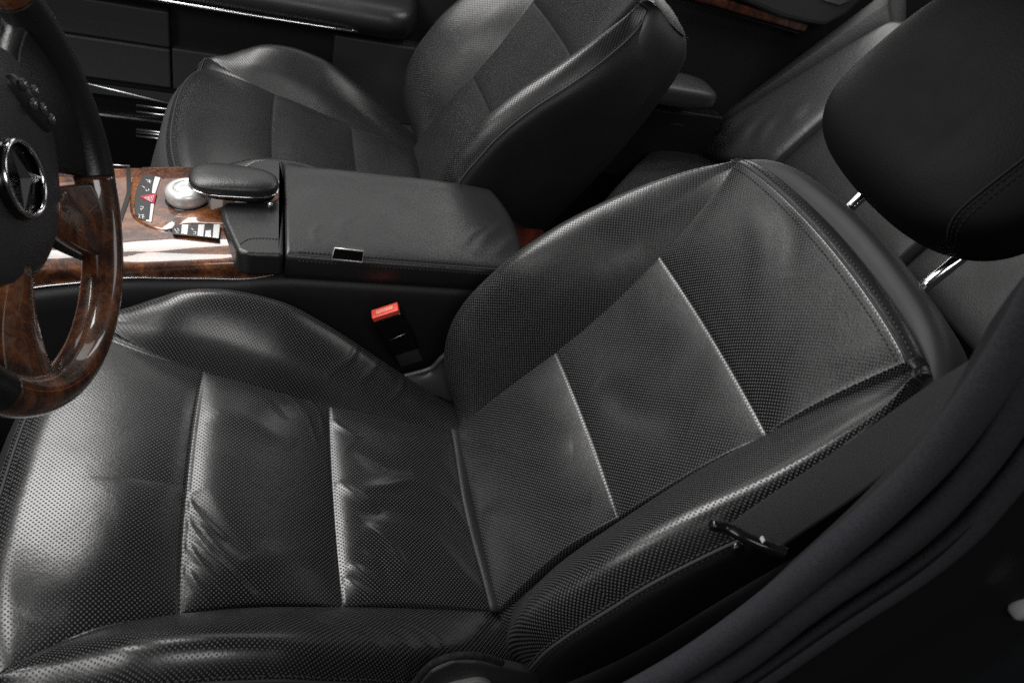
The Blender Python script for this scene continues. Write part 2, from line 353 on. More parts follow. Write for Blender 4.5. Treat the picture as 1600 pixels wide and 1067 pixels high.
def back_surface(used):
    nu, nI, nB = 280, 161, 90
    u = np.linspace(0, 1, nu)
    h0 = np.minimum(u / .94, 1) * .512 - .0
    ph = np.clip((u - .94) / .06, 0, 1) * math.pi / 2; R = .016
    h = h0 + R * np.sin(ph); zf = -R * (1 - np.cos(ph)); plen = h0 + R * ph
    wi = ip(h0, (0, .06, .125, .19, .28, .365, .43, .48, .512), (.137, .131, .126, .127, .131, .142, .152, .163, .171))
    hb = ip(h0, (0, .035, .084, .13, .20, .28, .36, .43, .48, .512), (-.01, .040, .076, .090, .092, .080, .055, .032, .014, .002))
    yo = ip(h0, (0, .04, .10, .2, .3, .38, .44, .485, .512), (.215, .234, .245, .250, .250, .246, .232, .211, .186))
    yc = wi + (yo - wi) * .68
    P = np.stack([np.stack([wi, 0*wi], 1), np.stack([wi + .42*(yc-wi), .55*hb], 1), np.stack([yc, hb + .004], 1),
                  np.stack([yo - .008, hb - .018 - .25*hb*0], 1), np.stack([yo, hb - .05], 1), np.stack([yo - .006, hb*0 - .075], 1)])
    P[4, :, 1] = np.minimum(P[4, :, 1], P[3, :, 1] - .012); P[5, :, 1] = -.085
    B = crv(P, np.linspace(0, 5, nB)); tI = np.linspace(-1, 1, nI)
    yI = tI[:, None] * wi[None, :]; sI = np.broadcast_to(h0, yI.shape)
    edge = 1 - np.exp(-(1 - abs(tI[:, None])) * wi / .018)
    def puff(s, a, b, h):
        t = np.clip((s - a) / (b - a), 0, 1); return h * (1 - np.exp(-(1 - t) * (b - a) / .035)) * (1 - np.exp(-t * (b - a) / .016))
    z = (puff(sI, -.05, BS1, .0055) + puff(sI, BS1, BS2, .006) + np.where(sI > BS2, .010 * (1 - np.exp(-(sI - BS2) / .018)), 0)) * (.3 + .7 * edge)
    z += .35 * np.clip(sI - .38, 0, 1) ** 2 + .012 * np.exp(-((sI - .1) / .1) ** 2) - .010 * np.exp(-((sI - .28) / .12) ** 2) * (1 - tI[:, None] ** 2) 
    for c in (BS1, BS2): z -= .0008 * np.exp(-((sI - c) / .0014) ** 2)
    if used:
        for pts, wd, am in BUSED: z += ridge(sI, yI, np.array([bl(p) for p in pts]), wd, am)
    Yf = np.concatenate([-B[::-1, :, 0], yI[1:-1], B[..., 0]]); Zf = np.concatenate([B[::-1, :, 1], z[:][1:-1], B[..., 1]])
    H = np.broadcast_to(h, Yf.shape) * (1 - .9 * Yf ** 2 * (np.broadcast_to(h, Yf.shape) / .52) ** 3)
    H = H - .005 * (abs(Yf) / .185) ** 8 * (np.broadcast_to(h, Yf.shape) / .512) ** 8
    Zf = Zf + zf[None]
    V = ab * H[..., None] + Yv * Yf[..., None] + nb * Zf[..., None]
    ly = np.concatenate([np.zeros((1, nu)), np.cumsum(np.hypot(np.diff(Yf, axis=0), np.diff(Zf, axis=0)), axis=0)]); ly = ly - ly[nB + (nI - 2) // 2][None]
    return V, np.stack([np.broadcast_to(plen, ly.shape), ly], -1), nB, nI
USED = [ # creases of the worn driver's cushion
  ([(286, 790), (300, 830), (335, 880), (400, 945)], .0028, .0036),
  ([(286, 835), (305, 880), (340, 925), (360, 945)], .0026, .0034),
  ([(286, 885), (300, 915), (325, 948)], .0026, .0028), ([(288, 760), (305, 800), (350, 850)], .0022, .0022),
  ([(286, 860), (320, 905), (345, 940)], .0018, -.0016), ([(295, 810), (330, 862), (370, 905), (420, 940)], .0022, -.0018),
  ([(300, 770), (330, 820), (380, 880)], .008, -.0022),
  ([(528, 750), (550, 772), (590, 806)], .0040, .0044),
  ([(560, 768), (600, 765), (640, 758), (700, 790), (740, 850)], .0065, .0026),
  ([(545, 700), (600, 735), (640, 745)], .010, -.002), ([(560, 810), (600, 800), (680, 830)], .010, -.0024),
  ([(565, 825), (600, 850), (620, 880), (635, 910)], .0055, .0026), ([(560, 850), (590, 880), (605, 920)], .005, -.0014),
  ([(390, 596), (450, 608), (495, 640), (507, 680)], .0024, .0018), ([(375, 600), (430, 612), (470, 640), (498, 700)], .0022, .0014),
  ([(360, 610), (410, 630), (445, 660)], .0022, .001),
  ([(538, 900), (555, 920), (585, 940)], .004, .003), ([(545, 880), (570, 905), (600, 930)], .004, .0018),
  ([(520, 655), (530, 668), (560, 690)], .003, .002), ([(640, 690), (690, 730), (740, 800)], .008, .0012), ([(660, 830), (720, 900), (770, 945)], .009, .0014),
  ([(60, 985), (110, 940), (180, 850), (200, 750)], .03, .003),
  ([(320, 640), (380, 660), (460, 700)], .012, .0012), ([(330, 900), (420, 880), (520, 900)], .016, .0014),
  ([(540, 930), (600, 940), (700, 948)], .006, .0012)]
BUSED = [([(760, 700), (850, 720), (900, 700)], .012, .0015), ([(1180, 330), (1200, 400), (1185, 470)], .014, .0008), ([(1230, 330), (1250, 380), (1240, 440)], .012, -.0008),
  ([(820, 780), (870, 800), (930, 790)], .012, -.0014), ([(930, 600), (990, 640), (1080, 650)], .02, -.002)]
BCREASE = [ # (fwd, y) on the bolsters
  ([(.26, -.165), (.19, -.18), (.13, -.205), (.10, -.232)], .0022, .0016), ([(.22, -.16), (.15, -.175), (.10, -.20), (.08, -.225)], .0022, .0016), ([(.30, -.175), (.23, -.19), (.16, -.215), (.13, -.238)], .0024, .0014),
  ([(.17, -.16), (.11, -.175), (.07, -.21)], .002, .0014), 
  ([(.20, .16), (.17, .185), (.16, .215)], .003, .0012), ([(.11, .15), (.09, .175), (.08, .21)], .003, .0012), ([(.155, .16), (.135, .185), (.125, .21)], .003, .001)]
def part_from_grid(name, V, UV, j0, j1, mat, parent, i0=0, i1=None):
    v = V[j0:j1 + 1, i0:i1]; q = UV[j0:j1 + 1, i0:i1]; n, m = v.shape[:2]
    F = gridfaces(n, m); return mesh(name, v.reshape(-1, 3), F, mat, parent, q.reshape(-1, 2))
def stitchVF(P, pitch=.0055, ln=.0036, r=.0008):
    P = np.asarray(P); d = np.r_[0, np.cumsum(np.linalg.norm(np.diff(P, axis=0), axis=1))]; mb = MB()
    for k in range(int(d[-1] / pitch)):
        q = np.array([[np.interp(k * pitch + t * ln, d, P[:, c]) for c in range(3)] for t in (0, .25, .75, 1)])
        mb.add(tubeVF(q, np.array([r * .3, r, r, r * .3]), 5))
    return mb.V, mb.F
def make_seat(used, label, loc, rec=REC, boff=(0, 0, 0)):
    global nb, ab
    LPa, LPb = (LP, LP2) if used else (LPF, LPF)
    nb = np.array([-math.cos(rec), 0, math.sin(rec)]); ab = np.array([math.sin(rec), 0, math.cos(rec)])
    root = thing('front_seat', label, 'car seat', loc, 'front seats')
    V, UV, nB, nI = cushion_surface(used)
    a, b = nB - 1, nB - 1 + nI - 1; end = V.shape[0] - 1
    ic = int(np.argmin(abs(UV[V.shape[0] // 2, :, 0] - .511)))
    cu = part_from_grid('cushion', V, UV, a, b, LPa, root, 0, ic + 1); e = int(nB * .60)
    rr = (nB - 1) - e
    for j0, j1 in ((rr, a), (b, end - rr)): part_from_grid('bolster', V, UV, j0, j1, LPb, cu, 0, ic + 1)
    for j0, j1 in ((0, rr), (end - rr, end)): part_from_grid('side_skirt', V, UV, j0, j1, LB, cu, 0, ic + 1)
    part_from_grid('front_skirt', V, UV, 0, end, FB if not used else LB, cu, ic)
    Nrm = lambda G: np.cross(np.gradient(G, axis=0), np.gradient(G, axis=1))
    nn = Nrm(V); nn /= np.linalg.norm(nn, axis=2)[..., None] + 1e-9
    if (nn[V.shape[0] // 2, 100] @ nc) < 0: nn = -nn
    sb = MB()
    for j in (rr, end - rr):
        sg = 1 if j == rr else -1
        sb.add(tubeVF((V[j] + nn[j] * .0006)[8:-30:3], .0016, 6))
        for dj in (2 * sg, -2 * sg): sb.add(stitchVF((V[j + dj] + nn[j + dj] * .0004)[8:-30]))
    i = int(np.argmin(abs(UV[V.shape[0] // 2, :, 0] - .503)))
    ln = (V[:, i] + nn[:, i] * .0008)[rr:end - rr:4]; sb.add(tubeVF(ln, .0016, 6))
    for di in (-3, 3): sb.add(stitchVF((V[:, i + di] + nn[:, i + di] * .0005)[rr:end - rr:2]))
    sb.build('stitching', ST, cu)
    # backrest
    V, UV, nB, nI = back_surface(used); V = V + np.array(boff)
    a, b = nB - 1, nB - 1 + nI - 1; end = V.shape[0] - 1; rr = (nB - 1) - int(nB * .60)
    it = int(np.argmin(abs(UV[V.shape[0] // 2, :, 0] - .514)))
    br = part_from_grid('backrest', V, UV, a, b, LPa, root, 0, it + 1)
    for j0, j1 in ((rr, a), (b, end - rr)): part_from_grid('bolster', V, UV, j0, j1, LPb, br, 0, it + 1)
    part_from_grid('top_facing', V, UV, rr, end - rr, LS, br, it)
    for j0, j1 in ((0, rr), (end - rr, end)): part_from_grid('side_facing', V, UV, j0, j1, LB, br)
    nn = Nrm(V); nn /= np.linalg.norm(nn, axis=2)[..., None] + 1e-9
    if (nn[V.shape[0] // 2, 100] @ nb) < 0: nn = -nn
    sb = MB()
    it = int(np.argmin(abs(UV[V.shape[0] // 2, :, 0] - .514)))
    for j in (rr, end - rr):
        sg = 1 if j == rr else -1
        sb.add(tubeVF((V[j] + nn[j] * .0006)[6:it - 3:3], .0018, 6))
        for dj in (2 * sg, -2 * sg): sb.add(stitchVF((V[j + dj] + nn[j + dj] * .0004)[6:it - 6]))
    sb.add(tubeVF((V[:, it] + nn[:, it] * .0004)[rr:end - rr:4], .0014, 6))
    for di in (-5, 4): sb.add(stitchVF((V[:, it + di] + nn[:, it + di] * .0006)[rr + 14:end - rr - 14]))
    sb.build('stitching', ST, br)
    # hard shell behind: rounded slab following the outline
    out = []
    for hh, yy in ((-.06, .235), (.0, .246), (.1, .252), (.2, .256), (.3, .256), (.38, .246), (.44, .233), (.49, .212), (.522, .182), (.542, .14), (.552, .075), (.556, 0)):
        out.append((hh, yy) if used else (min(hh, .5 + (hh - .5) * .45) if hh > .5 else hh, yy - .012))
    out = np.array(out); full = np.concatenate([np.stack([out[:, 0], -out[:, 1]], 1), np.stack([out[::-1, 0], out[::-1, 1]], 1)[1:]])
    full = cr(full, 120); cen = np.array([.25, 0])
    Vs = []; prof = [(.72, -.016), (.86, -.015), (.93, -.013), (.962, -.012), (.985, -.017), (.996, -.027), (1.0, -.038), (1.0, -.05), (.995, -.085), (.98, -.105), (.95, -.118), (.90, -.124), (.5, -.130), (.05, -.130)]
    for sc, zz in prof:
        for p in full:
            q = cen + (p - cen) * sc; Vs.append(ab * q[0] + Yv * q[1] + nb * zz + np.array(boff))
    fixn(mesh('back_shell', Vs, gridfaces(len(prof), len(full)), SH, root))
    # roll between cushion and back
    g = [np.array([-.002 + .003*math.cos(t*3), y, 0]) for t, y in zip(np.linspace(-1, 1, 40), np.linspace(-.136, .136, 40))]
    path = np.array([ac * .006 + Yv * p[1] + nc * (.005) + ac * p[0] for p in g])
    rl = MB().add(tubeVF(path, np.array([[.0145, .0045]] * 40), 14, flat=nc)).build('gusset', LB, root)
    # base: plinth and side valance
    for y in (-1, 1):
        P = [ac * .02 + Yv * y * .243 - nc * .09, ac * .44 + Yv * y * .235 - nc * .09, ac * .42 + Yv * y * .235 - nc * .20, ac * .0 + Yv * y * .243 - nc * .24]
        bev(MB().add(prismVF(P, Yv * (-y) * .03)).build('valance', PL, root, smooth=False), .006, 3)
    P = [ac * .455 + Yv * -.2 - nc * .08, ac * .455 + Yv * .2 - nc * .08, ac * .43 + Yv * .2 - nc * .2, ac * .43 + Yv * -.2 - nc * .2]
    bev(MB().add(prismVF(P, -ac * .4)).build('seat_pan', FB, root, smooth=False), .01, 3)
    return root
SEAT1 = 'black perforated leather seat in the foreground with creased cushion beside the wood steering wheel'
SEAT2 = 'black leather seat on the far side of the console with smooth uncreased cushion'
pas = make_seat(False, SEAT2, (.080, .760, .006), .475, (-.048, -.022, .03))
drv = make_seat(True, SEAT1, (0, 0, 0))

# head restraint: on two chrome posts above the near seat's backrest (a part of that seat)
hr = MB()
def hshape(x, y, z):   # x side, y thickness, z height
    k = 1 / (1 + math.exp(-8 * y)); dn_ = max(0., -z) ** 2
    return x * (1 - .10 * max(z, 0) ** 2), y * (1 - .22 * x * x * k) + .12 * (1 - x * x) * k, z + .12 * x * x * dn_
hcen = ab * .685 + nb * .005 + Yv * .005
hr.add(superVF(hcen, Yv, nb, ab, .140, .052, .118, .60, .50, 70, 110, hshape))
hro = hr.build('headrest', LH, drv)
mb = MB()
for y in (-.072, .066):
    mb.add(tubeVF([ab * .50 + nb * -.062 + Yv * y, ab * .66 + nb * -.045 + Yv * y], .0062, 18))
    o = MB().add(tubeVF([ab * .50 + nb * -.062 + Yv * y, ab * .56 + nb * -.056 + Yv * y, ab * .66 + nb * -.045 + Yv * y], .0062, 18)).build('post', CH, hro)
    c = MB().add(latheVF(ab * .538 + nb * -.06 + Yv * y, ab, [(.018, 0), (.018, .003), (.016, .005), (.009, .006), (.0065, .004)])).build('post_collar', PL, hro)
from mathutils.bvhtree import BVHTree
def on_mesh(o, pxs, n=80, lift=.0006):
    bv = BVHTree.FromPolygons([v.co for v in o.data.vertices], [tuple(p.vertices) for p in o.data.polygons]); out = []
    for p in cr(pxs, n):
        d = Vector(ray(p)).normalized(); h = bv.ray_cast(Vector(CC), d)
        if h[0] is not None:
            nn_ = h[1] if h[1].dot(d) < 0 else -h[1]; out.append(np.array(h[0] + nn_ * lift))
    return np.array(out)
hs_ = [(1640, 215), (1597, 250), (1540, 294), (1500, 328), (1484, 352), (1479, 380)]
L1 = on_mesh(hro, hs_); mb = MB().add(tubeVF(L1, .0011, 6))
for dd_ in (5, 12): mb.add(stitchVF(on_mesh(hro, [(x + dd_, y + dd_ * .9) for x, y in hs_]), .0052, .0036, .0006))
mb.build('stitching', STD, hro)

# ------------------------------------------------------------------ steering wheel
WC = np.array([-.4459, -.0025, .4238]); WN = np.array([math.cos(.2614), -.0743, math.sin(.2614)]); WN /= np.linalg.norm(WN)
WU = np.array([-math.sin(.2614), 0, math.cos(.2614)]); WU -= WN * (WU @ WN); WU /= np.linalg.norm(WU); WA = np.cross(WU, WN); WA *= np.sign(WA[1])
def wp(a, u, n=0): return WC + WA * a + WU * u + WN * n
def wclock(hh, R, n=0): t = hh * math.pi / 6; return wp(R * math.sin(t), R * math.cos(t), n)
wheel = thing('steering_wheel', 'dark steering wheel with burl wood and leather rim at the left edge', 'steering wheel', tuple(WC))
def wmesh(mb, name, mat, parent=wheel, **k): return mb.build(name, mat, parent, off=WC, **k)
def arc(h0, h1, R=.154, r=.0155, n=90, ra=None):
    P = [wclock(h, R) for h in np.linspace(h0, h1, n)]; return tubeVF(P, np.array([[r, r * 1.12]] * n) if ra is None else ra, 26, flat=WN)
wmesh(MB().add(arc(1.9, 4.0)), 'leather_grip', LW); wmesh(MB().add(arc(8.0, 10.1)), 'leather_grip', LW)
wmesh(MB().add(arc(4.0, 8.0, r=.0152)), 'wood_rim', WD); wmesh(MB().add(arc(-1.9, 1.9, r=.0152)), 'wood_rim', WD)
def slab(poly, n0, n1, sub=60):
    P = cr(list(poly) + [poly[0]], sub + 1)[:-1]; cen = P.mean(0); V = []; pr = [(1.0, n0), (1.0, n1 - .008), (.97, n1 - .003), (.90, n1), (.6, n1 + .003), (.02, n1 + .0045)]
    for sc, nn_ in pr:
        for p in P: q = cen + (p - cen) * sc; V.append(wp(q[0], q[1], nn_))
    return V, gridfaces(len(pr), len(P), True)
pad = [(0, .088), (.055, .080), (.088, .055), (.100, .020), (.094, -.010), (.070, -.040), (.038, -.062), (0, -.069), (-.038, -.062), (-.070, -.040), (-.094, -.010), (-.100, .020), (-.088, .055), (-.055, .080)]
hub = wmesh(MB().add(slab(pad, -.04, .005)), 'hub_pad', PS)
# side spokes in leather, lower spokes in wood
def spoke(h0, h1, R0, R1, nf, g0=None, g1=None):
    V = []; nu, nv = 24, 14
    for i, h in enumerate(np.linspace(0, 1, nu)):
        for j, r in enumerate(np.linspace(0, 1, nv)):
            ha = (h0 + (h1 - h0) * h); hb_ = ((g0 if g0 is not None else h0) + ((g1 if g1 is not None else h1) - (g0 if g0 is not None else h0)) * h)
            V.append((1 - r) * wclock(ha, R0) + r * wclock(hb_, R1) + WN * (nf(r) + .004 * math.sin(math.pi * h)))
    F = gridfaces(nu, nv); n = len(V); V2 = V + [v - WN * .022 for v in V]; F2 = F + [tuple(i + n for i in f)[::-1] for f in F]
    bd = [i * nv for i in range(nu)] + [(nu - 1) * nv + j for j in range(1, nv)] + [i * nv + nv - 1 for i in range(nu - 2, -1, -1)] + [j for j in range(nv - 2, 0, -1)]
    F2 += [(bd[k], bd[(k + 1) % len(bd)], bd[(k + 1) % len(bd)] + n, bd[k] + n) for k in range(len(bd))]
    return V2, F2
for h in (3.05, 8.95):
    s = 1 if h < 6 else -1
    wmesh(MB().add(spoke(h - .75, h + .75, .085, .158, lambda r: -.004 - .006 * math.sin(math.pi * r) + .012 * r, h - .95, h + .95)), 'side_spoke', LW)
for s in (1, -1):
    f = lambda x: 6 - s * x
    wmesh(MB().add(spoke(f(1.75), f(.85), .062, .158, lambda r: .002 + .006 * r - .006 * math.sin(math.pi * r), f(1.95), f(1.05))), 'lower_spoke', WD)
# button cluster on the passenger side spoke and pad stitch line
ring = [wp(*(np.array(p)), .0185) for p in pad]
bt = wmesh(MB().add(stitchVF(cr([wp(p[0] * 1.003, p[1] * 1.003, -.004) for p in pad[1:9]], 200), .0045, .003, .0011)), 'stitching', ST)
for sgn in (1, -1):
    c0 = np.array([sgn * .066, .026]); axb = np.array([sgn * .45, -.9]); axb /= np.linalg.norm(axb); pb = np.array([-axb[1], axb[0]])
    el = [c0 + axb * .033 * math.cos(t) + pb * .0125 * math.sin(t) for t in np.linspace(0, 2 * np.pi, 24, endpoint=False)]
    cl_ = wmesh(MB().add(slab(el, -.002, .0095, 40)), 'button_cluster', PK)
    mb = MB()
    for k, (da, dp) in enumerate(((-.021, .0), (-.006, .006), (-.006, -.006), (.007, 0), (.020, 0))):
        q = c0 + axb * da + pb * dp
        mb.add(superVF(wp(q[0], q[1], .0132), WA, WU, WN, .0040, .0046, .0018, .6, .8, 14, 16))
    bo = wmesh(mb, 'buttons', PS, cl_)
    mb = MB()
    for k, (da, dp) in enumerate(((-.021, .0), (-.006, .006), (-.006, -.006), (.007, 0), (.020, 0))):
        q = c0 + axb * da + pb * dp
        mb.add(tubeVF([wp(q[0] - .0018, q[1] + .001, .0151), wp(q[0] + .0016, q[1] + .001, .0151), wp(q[0] + .0004, q[1] - .0016, .0151)], .0004, 5))
    wmesh(mb, 'icon', WH, bo)
    # small printed marks on the keys
# emblem: ring and three-pointed star
ec = np.array([-.004, .003]); en = .0165
em = wmesh(MB().add(latheVF(wp(ec[0], ec[1], en - .009), WN, [(.0290, 0), (.0285, .005), (.027, .006), (.018, .003), (0.0001, .0022)])), 'emblem', PB)
P = [wp(ec[0] + .0262 * math.cos(t), ec[1] + .0262 * math.sin(t), en - .0015) for t in np.linspace(0, 2 * np.pi, 64, endpoint=False)]
wmesh(MB().add(tubeVF(P, .0019, 12, flat=WN, closed=True)), 'emblem_ring', CH, em)
mb = MB()
for k in range(3):
    t = math.pi / 2 + k * 2 * math.pi / 3; tip = np.array([math.cos(t), math.sin(t)]) * .0255
    l = np.array([math.cos(t + math.pi / 3), math.sin(t + math.pi / 3)]) * .0062; r_ = np.array([math.cos(t - math.pi / 3), math.sin(t - math.pi / 3)]) * .0062
    W3 = lambda p, n: wp(ec[0] + p[0], ec[1] + p[1], n)
    V = [W3((0, 0), en + .003), W3(tip, en - .0008), W3(l, en - .0022), W3(r_, en - .0022)]; mb.add((V, [(0, 2, 1), (0, 1, 3), (2, 3, 1), (0, 3, 2)]))
wmesh(mb, 'emblem_star', simple('dull_metal', (.28, .28, .28), .38, metal=1), em, smooth=False)
# column shroud behind
wmesh(MB().add(latheVF(wp(0, -.01, -.02), -WN, [(.055, 0), (.06, .02), (.062, .12), (.0001, .2)])), 'column_shroud', PL)
# bright spoke insert at the picture's edge
wmesh(MB().add(superVF(wp(.035, .092, .018), WA, WU, WN, .02, .008, .004, .6, .6, 12, 24)), 'trim_insert', CH)

# ------------------------------------------------------------------ centre console
con = thing('center_console', 'long console between the two front seats with leather armrest lid and burl wood front', 'console', (-.2, .38, -.25))
OFF = (-.2, .38, -.25)
def cmesh(mb, name, mat, parent=con, **k): return mb.build(name, mat, parent, off=OFF, **k)
zt = lambda x: .178 + (x + .24) * .134
WNn = (-.134, 0, 1)
def ont(px, dz=0): return onplane(px, (-.24, 0, .178 + dz), WNn)
# body: near side panel (concave), far side panel
def body():
    V = []; xs = np.linspace(-.75, .22, 40)
    prof = [(.276, 0), (.270, -.012), (.268, -.03), (.264, -.08), (.262, -.16), (.262, -.30)]
    full = prof + [(.505, -.30), (.505, -.08), (.500, -.012), (.492, -.002)]
    for x in xs:
        top = .142 if x > -.24 else float(np.interp(x, (-.75, -.52, -.42, -.30, -.24), (.03, .098, .121, .131, .142)))
        if x > .10: top = .142 - (x - .10) * .5
        for y, dz in full: V.append((x, y, top + dz))
    F = gridfaces(len(xs), len(full), True); n = len(full); F.append(tuple(range(n))); F.append(tuple((len(xs) - 1) * n + j for j in range(n)))
    return V, F
cmesh(MB().add(body()), 'side_panel', PL)
# armrest lid: crowned leather pad with skirt
def lid():
    nu, nv = 130, 120; X = np.linspace(-.2385, .096, nu); V = []; UVs = []
    y0, y1 = .268, .498
    t = np.linspace(0, 1, nv)
    prof = cr([(y0 + .003, -.040), (y0, -.030), (y0, -.008), (y0 + .004, -.002), (y0 + .012, .0006), (y0 + .04, .0025), ((y0 + y1) / 2, .004), (y1 - .03, .002), (y1 - .010, 0), (y1 - .002, -.006), (y1, -.015), (y1 - .002, -.04)], nv)
    for i, x in enumerate(X):
        e = max(0, (x - .079) / .017); e2 = max(0, (-.236 - x) / .003)
        rear = -.016 * (1 - math.sqrt(max(0, 1 - min(e, 1) ** 2))) - .002 * min(e2, 1)
        sh = .0 if x < 0 else 0
        for y, z in prof:
            yy = y - (.0 if y < .38 else .010 * ((y - .38) / .118) * max(0, (x + .02) / .11) ** 2)
            V.append((x - (.018 * ((y - .38) / .115) ** 2) * max(0, (x - .016) / .08) ** 2 if x > .016 else x, yy, .184 + z + (rear if z > -.03 else 0)))
    V = np.array(V).reshape(nu, nv, 3)
    cre = [([(740, 398), (760, 370), (790, 350)], .008, .0014), ([(770, 400), (795, 380), (815, 365)], .008, .0014), ([(720, 390), (735, 370), (760, 355)], .006, .0014),
           ([(540, 375), (535, 350), (560, 335)], .008, .0007), ([(495, 380), (490, 362), (500, 350)], .004, .0007), ([(455, 262), (600, 268), (720, 290)], .012, .0015), ([(620, 300), (660, 330), (650, 370)], .016, -.0012)]
    for pts, wd, am in cre:
        line = np.array([atz(p, .186)[:2] for p in pts]); V[..., 2] += ridge(V[..., 0], V[..., 1], line, wd, am) * (V[..., 2] > .178)
    F = gridfaces(nu, nv); F.append(tuple((nu - 1) * nv + j for j in range(nv))); F.append(tuple(range(nv)))
    return V, F
V, F = lid(); lido = fixn(mesh('armrest_lid', V.reshape(-1, 3), F, LS, con, off=OFF))
vs = V[:, 17] ; sbm = MB()
for j in (12, 17): sbm.add(stitchVF(V[6:-8, j] + np.array([0, -.0003, .0005]), .005, .0034, .0006))
sbm.add(tubeVF(V[3:-8:3, 15] + np.array([0, 0, .0002]), .0009, 6))
cmesh(sbm, 'stitching', ST, lido)
# release button in a bright frame on the lid's near side
fr = [aty(p, .2665) for p in ((523, 387), (568, 392), (566, 409), (518, 404))]
cmesh(MB().add(tubeVF(np.array(fr) - [0, .001, 0], .0011, 8, flat=(0, 1, 0), closed=True)), 'latch_frame', SV, lido)
cmesh(MB().add(prismVF(fr, (0, .006, 0))), 'latch_recess', PB, lido, smooth=False)
# leather surround ahead of the lid with the notch for the hand rest
px = [(443, 249), (420, 248), (398, 250), (384, 258), (378, 268), (400, 272), (436, 285), (436, 306), (425, 313), (352, 314), (345, 322), (350, 345), (362, 372), (370, 390), (385, 396), (443, 398)]
P = [atz(p, .186) for p in px]
sur = bev(cmesh(MB().add(prismVF(P, (0, 0, -.035))), 'leather_surround', LS, smooth=False), .006, 5, 30)
for p in sur.data.polygons: p.use_smooth = True
a_ = [atz(p, .1868) for p in ((375, 381), (390, 373), (415, 372), (440, 374))]
cmesh(MB().add(stitchVF(cr(a_, 60), .004, .003, .0006)), 'stitching', ST, sur)
cmesh(MB().add(wbox(-.335, -.245, .345, .455, .10, .160)), 'hand_rest_well', PB, smooth=False)
# wood trim
def woodtop():
    xs = np.linspace(-.70, -.2445, 60)
    full = cr([(.500, -.020), (.499, -.006), (.492, -.0015), (.470, .0), (.42, -.0005), (.36, -.0004), (.320, -.0006), (.304, -.0030), (.292, -.0085), (.281, -.0125), (.2775, -.018), (.277, -.024)], 60)
    V = []
    for x in xs:
        low = float(np.interp(x, (-.75, -.52, -.42, -.30, -.262, -.2445), (.031, .103, .125, .1335, .1365, .146)))
        k = min(1, max(0, (x + .47) / .07)); k = k * k * (3 - 2 * k)
        for y, dz in full: V.append((x, y, zt(x) + (dz if y > .33 or y < .283 else dz * (.35 + .65 * k) - (1 - k) * .0075 * max(0, (.300 - y) / .017) ** 2)))
        V.append((x, .2768, low))
    return V, gridfaces(len(xs), 61)
wt = cmesh(MB().add(woodtop()), 'wood_trim', WD)
lowline = [(x, .2755, float(np.interp(x, (-.75, -.52, -.42, -.30, -.262, -.2445), (.031, .103, .125, .1335, .1365, .146)))) for x in np.linspace(-.7, -.2445, 60)]
cmesh(MB().add(tubeVF(cr([lowline[i] for i in range(0, 60, 6)] + [lowline[-1]], 90), .0011, 8)), 'bright_edge_strip', AL)
# raised panel on the wood round the switches (front border of the dial field)
pp = [(222, 262), (300, 262), (360, 268), (385, 285), (388, 345), (370, 352), (290, 352), (262, 362), (225, 352), (205, 335), (204, 300), (208, 275)]
P = cr([ont(p, .0004) for p in pp + pp[:1]], 90)[:-1]
cen = P.mean(0); Vp = []; prs = [(1.0, -.001), (.985, .0014), (.96, .0022), (.5, .0020), (.02, .0020)]
for sc, dz in prs:
    for p in P: q = cen + (p - cen) * sc; Vp.append(q + np.array([0, 0, dz]))
cmesh(MB().add((Vp, gridfaces(len(prs), len(P), True))), 'dial_panel', WD)
DZ = .0026
gap = [ont(p, .0012) for p in ((203, 262), (206, 300), (188, 350), (182, 356), (184, 345), (198, 300), (197, 262))]
cmesh(MB().add(prismVF(gap, (0, 0, -.002))), 'cover_gap', PB, smooth=False)
cmesh(MB().add(tubeVF([ont(p, .001) for p in ((162, 257), (203, 260))], .0012, 8)), 'cover_edge', AL)
cmesh(MB().add(tubeVF([ont(p, .001) for p in ((158, 322), (184, 325))], .0006, 8)), 'cover_edge', AL)
# switch panel with the warning light switch
def plate(name, pxs, mat, parent, h=.0016, dz=DZ, b=.0006):
    o = cmesh(MB().add(prismVF([ont(p, dz) for p in pxs], (0, 0, h))), name, mat, parent, smooth=False); return bev(o, b, 2, 30)
sw = plate('switch_panel', [(226, 274), (241, 276), (234, 346), (219, 344), (211, 336), (210, 318), (213, 300), (219, 283)], PK, con)
plate('silver_key', [(242, 277), (251, 279), (243, 303), (235, 303)], SV, sw)
plate('silver_key', [(232, 319), (241, 320), (237, 348), (228, 347)], SV, sw)
hz = plate('hazard_switch', [(217, 309), (245, 304), (241, 320), (232, 317)], HZ, sw, .0026)
def icon(polys, mat, parent, name='icon', r=.00045, dz=DZ + .0019):
    mb = MB()
    for pl in polys:
        mb.add(tubeVF(np.array([ont(p, dz) for p in pl]), r, 5))
    return cmesh(mb, name, mat, parent)
icon([[(226, 309), (240, 306), (237, 316), (226, 309)], [(231, 309.5), (237, 308.5), (236, 313), (231, 309.5)]], WH, hz, dz=DZ + .0030)
icon([[(228, 281), (237, 283)], [(230, 284), (236, 285.5)], [(233, 281), (235, 287)]], WH, sw)
icon([[(222, 291), (227, 294)], [(228, 296), (229, 299), (233, 298), (232, 295)]], WH, sw)
icon([[(219, 323), (224, 323), (223, 327), (219, 327)], [(220, 326), (221, 329)]], WH, sw)
icon([[(216, 335), (219, 336), (217, 340), (220, 341)], [(221, 336), (226, 337)], [(222, 339), (226, 340)], [(224, 335), (223, 342)]], WH, sw)
